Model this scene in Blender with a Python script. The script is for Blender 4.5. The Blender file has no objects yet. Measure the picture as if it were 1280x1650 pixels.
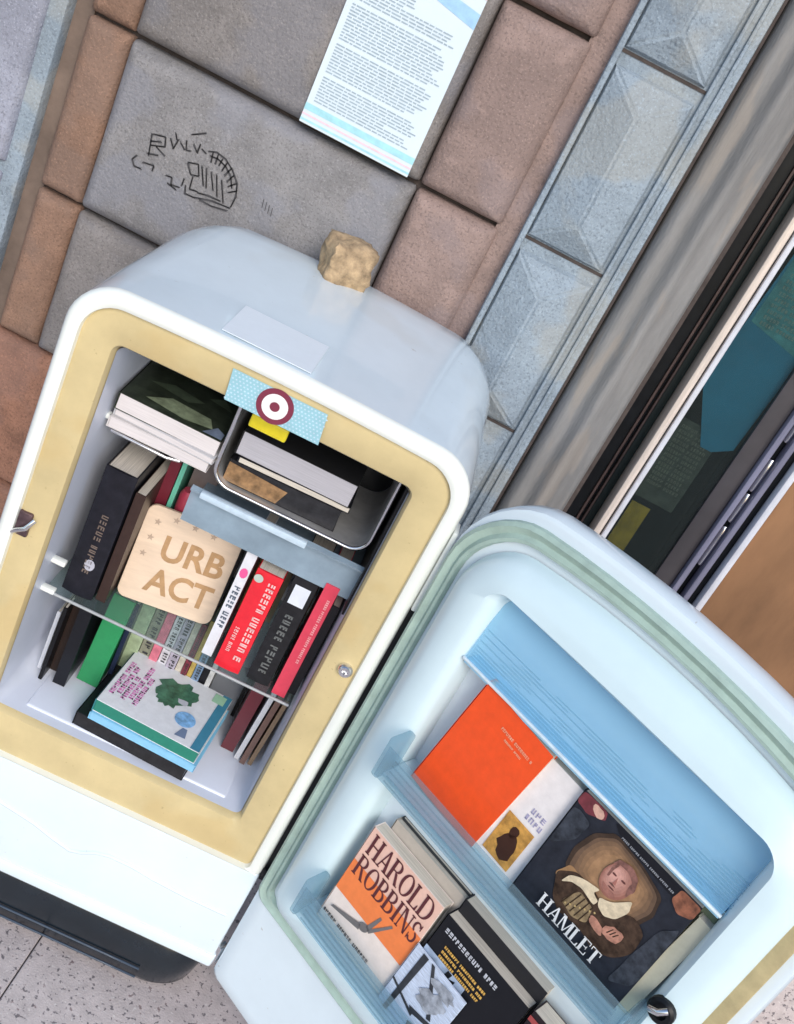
import bpy, bmesh, math, random
from mathutils import Matrix, Vector, Euler
rnd = random.Random(7)
R = math.radians
ZO = 0.065                                  # the measured heights start 6.5 cm above the paving
scene = bpy.context.scene
col = scene.collection

# ------------------------------------------------------------------ camera, sky, sun, exposure
cam_data = bpy.data.cameras.new('camera')
cam = bpy.data.objects.new('camera', cam_data)
col.objects.link(cam)
scene.camera = cam
PITCH, ROLL = R(27.3), math.atan2(1627, 3080)
right = Vector((1, 0, 0))
fwd = Vector((0, math.cos(PITCH), -math.sin(PITCH)))
up = Vector((0, math.sin(PITCH), math.cos(PITCH)))
cr, sr = math.cos(ROLL), math.sin(ROLL)
cam_x = right * cr + up * sr
cam_y = up * cr - right * sr
cam.matrix_world = Matrix.Translation((0, 0, 1.62 + ZO)) @ Matrix((cam_x, cam_y, -fwd)).transposed().to_4x4()
cam_data.sensor_fit = 'VERTICAL'
cam_data.sensor_height = 36
cam_data.lens = 36 * 1800 / 1650
cam_data.clip_start = 0.02
cam_data.clip_end = 500

SUN_EL, SUN_AZ = R(34), R(160)              # azimuth clockwise from +Y: light comes from behind, right of the camera
world = bpy.data.worlds.new('World')
scene.world = world
world.use_nodes = True
wn = world.node_tree
sky = wn.nodes.new('ShaderNodeTexSky')
sky.sky_type = 'NISHITA'
sky.sun_disc = False
sky.sun_elevation = SUN_EL
sky.sun_rotation = SUN_AZ
sky.air_density = 1.0
sky.dust_density = 1.2
wn.links.new(sky.outputs[0], wn.nodes['Background'].inputs[0])
wn.nodes['Background'].inputs[1].default_value = 0.15
sun_d = bpy.data.lights.new('sun', 'SUN')
sun_d.energy = 1.45
sun_d.angle = R(28)
sun_d.color = (1, .95, .88)
sun = bpy.data.objects.new('sun', sun_d)
col.objects.link(sun)
sdir = Vector((math.sin(SUN_AZ) * math.cos(SUN_EL), math.cos(SUN_AZ) * math.cos(SUN_EL), math.sin(SUN_EL)))
sun.rotation_euler = sdir.to_track_quat('Z', 'Y').to_euler()
scene.view_settings.view_transform = 'Standard'
scene.view_settings.look = 'None'
scene.view_settings.gamma = 1
scene.view_settings.exposure = 0.45

# ------------------------------------------------------------------ materials
MATS = {}
def mat(name, rgb, rough=.5, metal=0, var=.12, scale=60, bump=.0, bscale=None, spec=.5, coat=0, transp=0, stretch=None, speck=None):
    """plain-coloured surface with a little mottling and relief"""
    if name in MATS: return MATS[name]
    m = bpy.data.materials.new(name); m.use_nodes = True
    nt = m.node_tree; N = nt.nodes; Lk = nt.links
    b = N['Principled BSDF']
    b.inputs['Roughness'].default_value = rough
    b.inputs['Metallic'].default_value = metal
    b.inputs['Specular IOR Level'].default_value = spec
    b.inputs['Coat Weight'].default_value = coat
    tc = N.new('ShaderNodeTexCoord'); mp = N.new('ShaderNodeMapping')
    Lk.new(tc.outputs['Object'], mp.inputs[0])
    if stretch: mp.inputs['Scale'].default_value = stretch
    nz = N.new('ShaderNodeTexNoise'); nz.inputs['Scale'].default_value = scale; nz.inputs['Detail'].default_value = 6
    nz.inputs['Roughness'].default_value = .65
    Lk.new(mp.outputs[0], nz.inputs[0])
    rp = N.new('ShaderNodeMapRange'); rp.inputs[1].default_value = .3; rp.inputs[2].default_value = .7
    rp.inputs[3].default_value = 1 - var; rp.inputs[4].default_value = 1 + var
    Lk.new(nz.outputs[0], rp.inputs[0])
    mx = N.new('ShaderNodeVectorMath'); mx.operation = 'SCALE'
    mx.inputs[0].default_value = rgb
    Lk.new(rp.outputs[0], mx.inputs['Scale'])
    out = mx.outputs[0]
    if speck:
        for (sc, thr, c2, amt) in speck:
            vz = N.new('ShaderNodeTexNoise'); vz.inputs['Scale'].default_value = sc; vz.inputs['Detail'].default_value = 3
            Lk.new(mp.outputs[0], vz.inputs[0])
            r2 = N.new('ShaderNodeMapRange'); r2.inputs[1].default_value = thr; r2.inputs[2].default_value = thr + .06
            r2.inputs[4].default_value = amt
            Lk.new(vz.outputs[0], r2.inputs[0])
            mm = N.new('ShaderNodeMix'); mm.data_type = 'RGBA'
            Lk.new(r2.outputs[0], mm.inputs[0]); Lk.new(out, mm.inputs[6]); mm.inputs[7].default_value = (*c2, 1)
            out = mm.outputs[2]
    Lk.new(out, b.inputs['Base Color'])
    if bump:
        n2 = N.new('ShaderNodeTexNoise'); n2.inputs['Scale'].default_value = bscale or scale * 3; n2.inputs['Detail'].default_value = 8
        Lk.new(mp.outputs[0], n2.inputs[0])
        bp = N.new('ShaderNodeBump'); bp.inputs['Strength'].default_value = bump; bp.inputs['Distance'].default_value = .004
        Lk.new(n2.outputs[0], bp.inputs['Height']); Lk.new(bp.outputs[0], b.inputs['Normal'])
    if transp:
        tr = N.new('ShaderNodeBsdfTransparent'); ms = N.new('ShaderNodeMixShader')
        tr.inputs[0].default_value = (*[min(1, .55 + c * .5) for c in rgb], 1)
        ms.inputs[0].default_value = transp
        Lk.new(b.outputs[0], ms.inputs[1]); Lk.new(tr.outputs[0], ms.inputs[2])
        Lk.new(ms.outputs[0], N['Material Output'].inputs[0])
    MATS[name] = m
    return m

WHITE = mat('white enamel', (.68, .78, .84), .16, var=.05, scale=5, coat=.5, bump=.03, bscale=18, speck=[(4, .60, (.60, .64, .64), .35), (90, .72, (.35, .30, .24), .5)])
RIM = mat('cream white rim', (.82, .85, .80), .25, var=.03, scale=10, coat=.4)
YELLOW = mat('aged yellow plastic frame', (.58, .47, .25), .4, var=.12, scale=9, speck=[(7, .55, (.56, .40, .17), .35), (160, .70, (.30, .22, .10), .5)])
LINER = mat('pale lavender plastic liner', (.66, .70, .80), .35, var=.05, scale=8)
DLINER = mat('pale blue door liner', (.64, .79, .84), .28, var=.04, scale=7, coat=.2)
DBLUE = mat('light blue plastic', (.34, .64, .84), .3, var=.03, scale=6)
CLEARB = mat('clear blue plastic', (.42, .58, .66), .10, var=.08, scale=20, transp=.84)
CLEARB2 = mat('faint blue plastic', (.34, .64, .84), .12, var=.02, scale=20, transp=.65)
TRAY = mat('grey blue plastic tray', (.27, .36, .44), .18, var=.25, scale=9, transp=.12)
MINT = mat('mint rubber gasket', (.36, .48, .42), .5, var=.15, scale=30)
OCHRE = mat('yellowed gasket', (.45, .37, .2), .5, var=.2, scale=30)
BLACK = mat('black plastic', (.007, .008, .010), .4, var=.3, scale=30, spec=.25)
DARK = mat('dark slate plastic', (.009, .014, .020), .18, var=.25, scale=20)
CHROME = mat('chrome', (.75, .75, .77), .18, metal=1, var=.1)
ALU = mat('aluminium sheet', (.50, .50, .50), .38, metal=.55, var=.2, scale=25)
GLASS = mat('shelf glass', (.45, .58, .58), .04, transp=.92, var=.02)
PAGES = mat('paper edges', (.58, .53, .46), .85, var=.35, scale=120, stretch=(.12, 12, .12))
PAGESW = mat('white paper edges', (.64, .60, .60), .85, var=.18, scale=120, stretch=(.12, 12, .12))
PAGESG = mat('grey paper edges', (.42, .41, .45), .85, var=.2, scale=120, stretch=(.12, 12, .12))
INK = mat('black ink', (.03, .03, .035), .6)
INKG = mat('grey ink', (.34, .42, .48), .7)
WINK = mat('white ink', (.80, .80, .80), .6)
def cm(name, rgb, **k):
    k.setdefault('rough', .35); k.setdefault('var', .08); k.setdefault('bump', .12); k.setdefault('bscale', 28)
    if max(rgb) < .08: k.setdefault('spec', .22); rgb = tuple(c * .75 for c in rgb)
    return mat(name, rgb, **k)

# ------------------------------------------------------------------ mesh helpers
def tag(o, label=None, cat=None, group=None, kind=None):
    if label: o['label'] = label
    if cat: o['category'] = cat
    if group: o['group'] = group
    if kind: o['kind'] = kind
    return o

def link(name, bm, m, parent=None, smooth=False, zo=0.0):
    me = bpy.data.meshes.new(name)
    bmesh.ops.recalc_face_normals(bm, faces=bm.faces)
    if zo: bmesh.ops.translate(bm, verts=bm.verts, vec=(0, 0, zo))
    bm.to_mesh(me); bm.free()
    if smooth:
        me.shade_smooth() if hasattr(me, 'shade_smooth') else None
        try: me.set_sharp_from_angle(angle=R(smooth if smooth > 1 else 40))
        except Exception: pass
    me.materials.append(m)
    o = bpy.data.objects.new(name, me); col.objects.link(o)
    if parent: o.parent = parent
    return o

def empty(name, label, cat, loc=(0, 0, 0), rz=0, group=None, kind=None):
    o = bpy.data.objects.new(name, None); col.objects.link(o)
    o.location = loc; o.rotation_euler = (0, 0, rz); o.empty_display_size = .05
    return tag(o, label, cat, group, kind)

def add_box(bm, x0, x1, y0, y1, z0, z1, bev=0, seg=2):
    r = bmesh.ops.create_cube(bm, size=1)
    vs = r['verts']
    for v in vs:
        v.co = Vector((x0 if v.co.x < 0 else x1, y0 if v.co.y < 0 else y1, z0 if v.co.z < 0 else z1))
    if bev:
        es = list({e for v in vs for e in v.link_edges})
        bmesh.ops.bevel(bm, geom=es, offset=bev, segments=seg, affect='EDGES', profile=.5)

def box(name, x0, x1, y0, y1, z0, z1, m, parent=None, bev=0, seg=2, zo=0.0, smooth=40):
    bm = bmesh.new(); add_box(bm, x0, x1, y0, y1, z0, z1, bev, seg)
    return link(name, bm, m, parent, smooth if bev else False, zo)

def add_tube(bm, pts, r, n=8, closed=False):
    pts = [Vector(p) for p in pts]; rings = []
    L = len(pts)
    for i, p in enumerate(pts):
        a = pts[(i - 1) % L] if (i or closed) else p
        b = pts[(i + 1) % L] if (i < L - 1 or closed) else p
        t = (b - a).normalized()
        ref = Vector((0, 1, 0)) if abs(t.y) < .9 else Vector((1, 0, 0))
        s = t.cross(ref).normalized(); q = s.cross(t)
        rr = r(i / (L - 1)) if callable(r) else r
        rings.append([bm.verts.new(p + s * math.cos(2 * math.pi * k / n) * rr + q * math.sin(2 * math.pi * k / n) * rr) for k in range(n)])
    for i in range(L if closed else L - 1):
        A, B = rings[i], rings[(i + 1) % L]
        for k in range(n): bm.faces.new((A[k], A[(k + 1) % n], B[(k + 1) % n], B[k]))
    if not closed:
        bm.faces.new(rings[0]); bm.faces.new(rings[-1][::-1])

def tube(name, pts, r, m, parent=None, n=8, closed=False, zo=0.0):
    bm = bmesh.new(); add_tube(bm, pts, r, n, closed)
    return link(name, bm, m, parent, 60, zo)

def outline(x0, x1, z0, z1, rt, rb, arch=0, n=8, e=8):
    """rounded rectangle with an arched top, counter-clockwise, fixed count"""
    pts = []
    cs = [(x1 - rb, z0 + rb, rb, -90), (x1 - rt, z1 - rt, rt, 0), (x0 + rt, z1 - rt, rt, 90), (x0 + rb, z0 + rb, rb, 180)]
    for ci, (cx, cz, r, a0) in enumerate(cs):
        for k in range(n + 1):
            a = R(a0 + 90 * k / n)
            pts.append((cx + r * math.cos(a), cz + r * math.sin(a)))
        nx, nz, nr, na = cs[(ci + 1) % 4]
        q = (nx + nr * math.cos(R(na)), nz + nr * math.sin(R(na)))
        p = pts[-1]
        for k in range(1, e):
            pts.append((p[0] + (q[0] - p[0]) * k / e, p[1] + (q[1] - p[1]) * k / e))
    uc, hw = (x0 + x1) / 2, (x1 - x0) / 2
    zm = z1 - rt
    res = []
    for x, z in pts:
        if arch and z > zm - 1e-6:
            z += arch * (1 - ((x - uc) / hw) ** 2) * min(1, (z - zm) / max(rt, 1e-4))
        res.append((x, z))
    return res

def loft(name, secs, m, parent, cap0=False, cap1=False, zo=0.0, smooth=40):
    """secs: list of (outline, depth)"""
    bm = bmesh.new(); rings = []
    for o, d in secs:
        rings.append([bm.verts.new((x, d, z)) for x, z in o])
    for A, B in zip(rings, rings[1:]):
        n = len(A)
        for k in range(n): bm.faces.new((A[k], A[(k + 1) % n], B[(k + 1) % n], B[k]))
    if cap0: bm.faces.new(rings[0])
    if cap1: bm.faces.new(rings[-1][::-1])
    return link(name, bm, m, parent, smooth, zo)

def polys(name, plist, m, parent, thick=.0003, zo=0.0):
    """flat print: polygons of 3-D points"""
    bm = bmesh.new()
    for P in plist:
        try: bm.faces.new([bm.verts.new(p) for p in P])
        except Exception: pass
    me = bpy.data.meshes.new(name)
    if zo: bmesh.ops.translate(bm, verts=bm.verts, vec=(0, 0, zo))
    bm.to_mesh(me); bm.free(); me.materials.append(m)
    o = bpy.data.objects.new(name, me); col.objects.link(o)
    if parent: o.parent = parent
    return o

# --- lettering -----------------------------------------------------------------
def text_tris(body, size, offset=0.0):
    """polygons (2-D) of a word in the built-in font"""
    cu = bpy.data.curves.new('t', 'FONT'); cu.body = body; cu.size = size; cu.offset = offset
    cu.resolution_u = 4
    o = bpy.data.objects.new('t', cu); col.objects.link(o)
    bpy.context.view_layer.update()
    me = bpy.data.meshes.new_from_object(o)
    res = [[tuple(me.vertices[i].co[:2]) for i in p.vertices] for p in me.polygons]
    bpy.data.objects.remove(o); bpy.data.curves.remove(cu); bpy.data.meshes.remove(me)
    return res

def q(x0, z0, x1, z1): return [(x0, z0), (x1, z0), (x1, z1), (x0, z1)]
def arc_strip(cx, cz, rx, rz, a0, a1, tx, tz, n=12):
    out = []
    for k in range(n):
        a, b = R(a0 + (a1 - a0) * k / n), R(a0 + (a1 - a0) * (k + 1) / n)
        out.append([(cx + rx * math.cos(a), cz + rz * math.sin(a)), (cx + rx * math.cos(b), cz + rz * math.sin(b)),
                    (cx + (rx - tx) * math.cos(b), cz + (rz - tz) * math.sin(b)), (cx + (rx - tx) * math.cos(a), cz + (rz - tz) * math.sin(a))])
    return out
S = .17; T = .06
def stem(x): return [q(x, 0, x + S, 1), q(x - .06, 0, x + S + .06, T), q(x - .06, 1 - T, x + S + .06, 1)]
GL = {
 'H': (.80, stem(.06) + stem(.57) + [q(.2, .47, .6, .54)]),
 'A': (.80, [[(.40, 1), (.50, 1), (.76, 0), (.57, 0)], [(.40, 1), (.45, .9), (.17, 0), (.10, 0)], q(.22, .30, .6, .37), q(.02, 0, .27, T), q(.5, 0, .82, T)]),
 'M': (1.0, stem(.74) + [q(.10, 0, .17, 1), q(.03, 0, .25, T), q(.02, 1 - T, .25, 1), [(.1, 1), (.29, 1), (.54, .05), (.46, .05)], [(.48, .05), (.54, .05), (.80, 1), (.74, 1)]]),
 'L': (.66, stem(.06) + [q(.2, 0, .62, T), [(.62, 0), (.62, .28), (.57, .28), (.5, .05)]]),
 'E': (.68, stem(.06) + [q(.2, 0, .62, T), q(.2, .94, .6, 1), q(.2, .47, .5, .53), q(.57, 0, .62, .26), q(.55, .76, .6, 1), q(.46, .38, .5, .62)]),
 'T': (.72, stem(.28) + [q(.03, .94, .7, 1), q(.03, .74, .08, 1), q(.65, .74, .7, 1)]),
 'R': (.80, stem(.06) + arc_strip(.38, .75, .28, .25, -90, 90, .15, .06) + [q(.2, .94, .4, 1), q(.2, .5, .4, .56), [(.36, .5), (.52, .5), (.8, 0), (.62, 0)], q(.6, 0, .84, T)]),
 'B': (.74, stem(.06) + arc_strip(.36, .76, .26, .24, -90, 90, .14, .06) + arc_strip(.36, .27, .32, .27, -90, 90, .15, .06) + [q(.2, .94, .38, 1), q(.2, .49, .38, .55), q(.2, 0, .38, .06)]),
 'O': (.86, arc_strip(.43, .5, .39, .51, 0, 360, .16, .06, 24)),
 'D': (.84, stem(.06) + arc_strip(.36, .5, .42, .5, -90, 90, .16, .06, 16) + [q(.2, .94, .38, 1), q(.2, 0, .38, .06)]),
 'I': (.36, stem(.09)),
 'N': (.84, [q(.10, 0, .17, 1), q(.66, 0, .73, 1), q(.02, 0, .25, T), q(.0, 1 - T, .2, 1), q(.58, 1 - T, .82, 1), [(.1, 1), (.28, 1), (.73, 0), (.62, 0)]]),
 'S': (.62, arc_strip(.31, .74, .25, .26, 20, 250, .12, .08, 12) + arc_strip(.31, .27, .27, .27, 80, -160, .13, .08, 12) + [q(.5, .72, .55, 1), q(.05, 0, .1, .3)]),
 ' ': (.3, [])}
def serif_tris(body, size, wx=1.0):
    x = 0; out = []
    for c in body:
        w, ps = GL[c]
        for P in ps: out.append([((x + px) * size * wx, pz * size) for px, pz in P])
        x += w
    return out, x * size * wx

def scribble_marks(rr, length, h, bold=.16, gap=.35, word=6):
    """rows of small strokes that read as print too small to make out"""
    out = []; x = 0; k = 0
    while x < length:
        w = h * rr.uniform(.4, .75)
        t = h * bold
        kind = rr.randrange(5)
        if kind != 3: out.append(q(x, 0, x + t, h))
        if kind in (0, 2, 4): out.append(q(x + w - t, 0 if kind != 2 else h * .45, x + w, h))
        if kind in (0, 1, 3): out.append(q(x, h - t, x + w, h))
        if kind in (1, 2, 3): out.append(q(x, h * .45, x + w, h * .45 + t))
        if kind in (1, 3, 4): out.append(q(x, 0, x + w, t))
        x += w + h * gap; k += 1
        if k % word == word - 1: x += h * .6
    return out

def on_front(ps, x, z, layer=1, rot=0):
    """2-D print -> front cover of a book (plane y = 0 in front of it)"""
    c, s = math.cos(R(rot)), math.sin(R(rot)); y = -.0006 - .0004 * layer
    return [[(x + a * c - b * s, y, z + a * s + b * c) for a, b in P] for P in ps]
def on_spine(ps, yc, ztop, layer=1, upward=False):
    """2-D print -> spine (plane x = 0), running down the spine"""
    xx = -.0012 - .0004 * layer
    if upward: return [[(xx, yc + b, ztop + a) for a, b in P] for P in ps]
    return [[(xx, yc - b, ztop - a) for a, b in P] for P in ps]
def ell(cx, cz, rx, rz, n=20, rot=0, wob=0, rr=rnd):
    out = []
    for k in range(n):
        a = 2 * math.pi * k / n; f = 1 + rr.uniform(-wob, wob)
        px, pz = rx * f * math.cos(a), rz * f * math.sin(a)
        c, s = math.cos(R(rot)), math.sin(R(rot))
        out.append((cx + px * c - pz * s, cz + px * s + pz * c))
    return out

# ------------------------------------------------------------------ frames of reference
WALL_Y = 1.76
class Fr:
    def __init__(s, x, y, deg): s.m = Matrix.Translation((x, y, ZO)) @ Matrix.Rotation(R(deg), 4, 'Z'); s.deg = deg
    def at(s, u, d, z): return s.m @ Vector((u, d, z))
FRIDGE = Fr(-.21, 1.256, 3.7)
DOOR = Fr(.075, 1.27, -32)

def book(label, w, t, h, cover, pages, frame, pos, rot=(0, 0, 0), name='book', group=None, cat='book', back=None, bow=.0, hard=False):
    """spine at x=0, front cover at y=0, thickness +y, base z=0"""
    if group is None:
        group = ('books in the upper door bin' if pos[2] > .6 else 'books in the lower door bin') if frame is DOOR else \
            ('books on the glass shelf' if .5 < pos[2] < .6 else 'books on the fridge floor' if pos[2] < .5 else 'books in the top of the fridge')
    r = empty(name, label, cat, group=group)
    r.matrix_world = frame.m @ Matrix.Translation(pos) @ Euler([R(a) for a in rot]).to_matrix().to_4x4()
    c = .0022 if hard else .0012
    o = .003 if hard else .0004
    bm = bmesh.new()
    add_box(bm, 0, w, 0, c, 0, h, .0004, 1)
    add_box(bm, 0, w, t - c, t, 0, h, .0004, 1)
    link('cover', bm, cover, r)
    bm = bmesh.new()
    n = 6; prof = []
    for k in range(n + 1):                                  # the spine, slightly rounded
        f = k / n; prof.append((-.0012 - bow * math.sin(math.pi * f), t * f))
    for (xa, ya), (xb, yb) in zip(prof, prof[1:]):
        vs = [bm.verts.new(p) for p in ((xa, ya, 0), (xb, yb, 0), (xb, yb, h), (xa, ya, h))]
        vi = [bm.verts.new(p) for p in ((.0008, ya, 0), (.0008, yb, 0), (.0008, yb, h), (.0008, ya, h))]
        bm.faces.new(vs); bm.faces.new(vi)
        bm.faces.new((vs[0], vs[1], vi[1], vi[0])); bm.faces.new((vs[3], vs[2], vi[2], vi[3]))
    bmesh.ops.remove_doubles(bm, verts=bm.verts, dist=1e-6)
    link('spine', bm, back or cover, r, 50)
    bm = bmesh.new(); add_box(bm, .0012, w - .001 - o, c + .0002, t - c - .0002, o, h - o)
    link('pages', bm, pages, r)
    return r

# ------------------------------------------------------------------ GROUND
ground_m = mat('mortar bed', (.16, .14, .13), .95, var=.3, scale=12, bump=.3)
bm = bmesh.new()
bmesh.ops.create_grid(bm, x_segments=4, y_segments=4, size=60)
g = link('ground', bm, ground_m); g.location = (0, 0, -.012); tag(g, kind='structure')
pave = empty('pavement', None, None, (0, 0, 0), kind='structure')
GRAN = mat('speckled pinkish granite', (.50, .44, .43), .7, var=.16, scale=35, bump=.25, bscale=260,
           speck=[(115, .59, (.10, .09, .10), .85), (70, .64, (.17, .12, .12), .8), (170, .62, (.62, .58, .56), .7)])
sl = None
for i in range(-4, 7):
    for j in range(3):
        x0, y1 = -.197 + i * .62, WALL_Y + .05 - j * 1.2
        if sl is None:
            bm = bmesh.new(); add_box(bm, .0012, .6188, -1.1988, -.0012, -.03, 0, .0015, 1)
            sl = link('paving_slab', bm, GRAN, pave); o = sl
        else:
            o = sl.copy(); col.objects.link(o); o.parent = pave
        o.location = (x0, y1, rnd.uniform(-.0006, .0006))

# ------------------------------------------------------------------ STONE WALL
def stone_mat(name, rgb, tint, var=.14):
    return mat(name, rgb, .85, var=var + .05, scale=16, bump=.6, bscale=170,
               speck=[(3.2, .53, tuple(c * .72 for c in rgb), .45), (24, .60, tuple(min(1, c * 1.22) for c in rgb), .5), (260, .56, tuple(c * .55 for c in rgb), .55), (7, .52, tint, .45), (320, .60, tuple(min(1, c * 1.5) for c in rgb), .5)])
GREY = stone_mat('grey brown sandstone', (.225, .205, .195), (.20, .20, .225))
GREYB = stone_mat('blue grey sandstone', (.235, .225, .225), (.245, .25, .285))
PINK = stone_mat('pinkish sandstone', (.285, .205, .18), (.245, .195, .195))
TAN = stone_mat('tan sandstone', (.265, .158, .108), (.21, .145, .115))
RED = stone_mat('reddish brown sandstone', (.31, .155, .10), (.25, .15, .12), .3)
BLUE = stone_mat('pale blue grey limestone', (.27, .325, .375), (.36, .36, .33))
LAV = stone_mat('lavender grey limestone', (.31, .32, .38), (.34, .34, .37))
JOINT = mat('dark recessed joints', (.07, .055, .05), .95, var=.3, scale=40, bump=.5)
COLM = mat('grey stone moulding', (.215, .21, .205), .7, var=.3, scale=5, bump=.3, bscale=90, stretch=(3, 3, .6),
           speck=[(9, .55, (.30, .26, .22), .5)])

def stone(x0, x1, z0, z1, proud, ch, m, parent, y=WALL_Y, name='stone', r=.006, chr_=None, back=.03):
    """rusticated block: chamfered edges round a flat face; outline corners a little uneven"""
    bm = bmesh.new(); g = .0014
    chr_ = ch if chr_ is None else chr_
    def ring(a, b, c, d, yy, j=0):
        return [bm.verts.new((px + rnd.uniform(-j, j), yy + rnd.uniform(-j, j) * .5, pz + rnd.uniform(-j, j))) for px, pz in outline(a, b, c, d, r, r, 0, 3, 5)]
    R0 = ring(x0 + g, x1 - g, z0 + g, z1 - g, y + back)
    L_ = [R0]
    for f, h_ in ((0, .10), (.12, .42), (.35, .72), (.68, .93), (1, 1)):
        L_.append(ring(x0 + g + ch * f, x1 - g - chr_ * f, z0 + g + ch * f, z1 - g - ch * f, y - proud * h_, .0007))
    R3 = L_[-1]
    for A, B in zip(L_, L_[1:]):
        n = len(A)
        for k in range(n): bm.faces.new((A[k], A[(k + 1) % n], B[(k + 1) % n], B[k]))
    bm.faces.new(R3)
    return link(name, bm, m, parent, 28, ZO)

wall = empty('stone_wall', 'rusticated stone wall of grey, pink and tan blocks behind the fridge', 'wall', (0, 0, 0))
COURSE = [(-.065, .095), (.095, .384), (.384, .672), (.672, .947), (.947, 1.24), (1.24, 1.535), (1.535, 1.82), (1.82, 2.11), (2.11, 2.4), (2.4, 2.69)]
box('backing', -2.6, .258, WALL_Y + .012, WALL_Y + .4, -.065, 2.69, JOINT, wall, zo=ZO)
for i, (a, b) in enumerate(COURSE):
    # tan pier
    low = i < 3
    if low:
        stone(-.80, -.60, a, b, .024, .014, RED, wall)
        stone(-.60, -.21, a, b, .02, .012, GREY, wall)
    else:
        z1 = a + .008; 
        stone(-.786, -.705, a, b - .004, .018, .018, TAN, wall)
        stone(-.707, -.209, a, b - .006, .030, .024, (GREYB if i in (4, 6) else GREY), wall)
    stone(-.208, -.064, a, b - .005, .026, .020, PINK, wall, chr_=.032)
box('channel', -.072, -.030, WALL_Y - .0005, WALL_Y + .03, -.065, 2.69, PINK, wall, zo=ZO)
box('channel', -.83, -.783, WALL_Y + .008, WALL_Y + .03, -.065, 2.69, mat('shadow brown stone', (.17, .125, .10), .9, var=.3, scale=14, bump=.4), wall, zo=ZO)  # shadow in this channel is put into a darker brown colour
# left pilaster
box('pilaster', -1.5, -.815, WALL_Y - .02, WALL_Y + .02, -.065, 2.69, BLUE, wall, .004, zo=ZO)
for (a, b) in COURSE:
    stone(-1.46, -.842, a + .01, b - .004, .016, .012, LAV, wall, y=WALL_Y - .02, name='panel', back=.004)
    stone(-2.3, -1.51, a, b, .024, .012, GREY, wall)
# right pilaster with pointed panels
box('pilaster', -.034, .142, WALL_Y - .012, WALL_Y + .03, -.065, 2.69, BLUE, wall, .004, zo=ZO)
def strip_profile(name, prof, z0, z1, m, parent, n=1):
    bm = bmesh.new(); A = [bm.verts.new((x, y, z0)) for x, y in prof]; B = [bm.verts.new((x, y, z1)) for x, y in prof]
    for k in range(len(prof) - 1): bm.faces.new((A[k], A[k + 1], B[k + 1], B[k]))
    return link(name, bm, m, parent, 50, ZO)
for k, xx in enumerate((-.0325, .1105, .1245)):
    box('fillet', xx, xx + .006 + .003 * (k == 0), WALL_Y - .024 + .003 * k, WALL_Y - .011, -.065, 2.69, BLUE, wall, .0025, zo=ZO)
def panel(x0, x1, z0, z1):
    """raised panel: bevel rim, then a hipped point with its ridge upright"""
    bm = bmesh.new(); y = WALL_Y - .012
    rim = [(x0, z0), (x1, z0), (x1, z1), (x0, z1)]
    c = .005
    inn = [(x0 + c, z0 + c), (x1 - c, z0 + c), (x1 - c, z1 - c), (x0 + c, z1 - c)]
    A = [bm.verts.new((px, y + .002, pz)) for px, pz in rim]
    B = [bm.verts.new((px, y - .010, pz)) for px, pz in inn]
    xm = (x0 + x1) / 2; h = .052
    c0 = bm.verts.new((xm, y - .036, z0 + h)); c1 = bm.verts.new((xm, y - .036, z1 - h))
    for k in range(4): bm.faces.new((A[k], A[(k + 1) % 4], B[(k + 1) % 4], B[k]))
    bm.faces.new((B[0], B[1], c0)); bm.faces.new((B[1], B[2], c1, c0)); bm.faces.new((B[2], B[3], c1)); bm.faces.new((B[3], B[0], c0, c1))
    es = [e for e in bm.edges if c0 in e.verts or c1 in e.verts]
    bmesh.ops.bevel(bm, geom=es, offset=.004, segments=2, affect='EDGES')
    link('pointed_panel', bm, BLUE, wall, 30, ZO)
    box('panel_groove', x0 - .004, x1 + .004, WALL_Y - .0135, WALL_Y - .008, z0 - .006, z0 - .001, JOINT, wall, zo=ZO)
    box('panel_groove', x0 - .0045, x0 - .001, WALL_Y - .0145, WALL_Y - .008, z0 - .001, z1, JOINT, wall, zo=ZO)
for (a, b) in COURSE: panel(-.024, .106, a + .010, b - .012)
# round moulding beside the shop front
mould = []
for k in range(33):
    f = k / 32; x = .150 + .108 * f
    y = WALL_Y - .028 * math.sin(math.pi * min(1, f * 1.12)) ** .7 - .006 * math.sin(f * math.pi * 5)
    mould.append((x, y if f < .88 else y + (f - .88) * .3))
strip_profile('round_moulding', [(.146, WALL_Y + .02)] + mould + [(.262, WALL_Y + .12)], -.065, 2.69, COLM, wall)
box('panel_groove', .1425, .1465, WALL_Y - .006, WALL_Y + .03, -.065, 2.69, JOINT, wall, zo=ZO)

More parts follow.
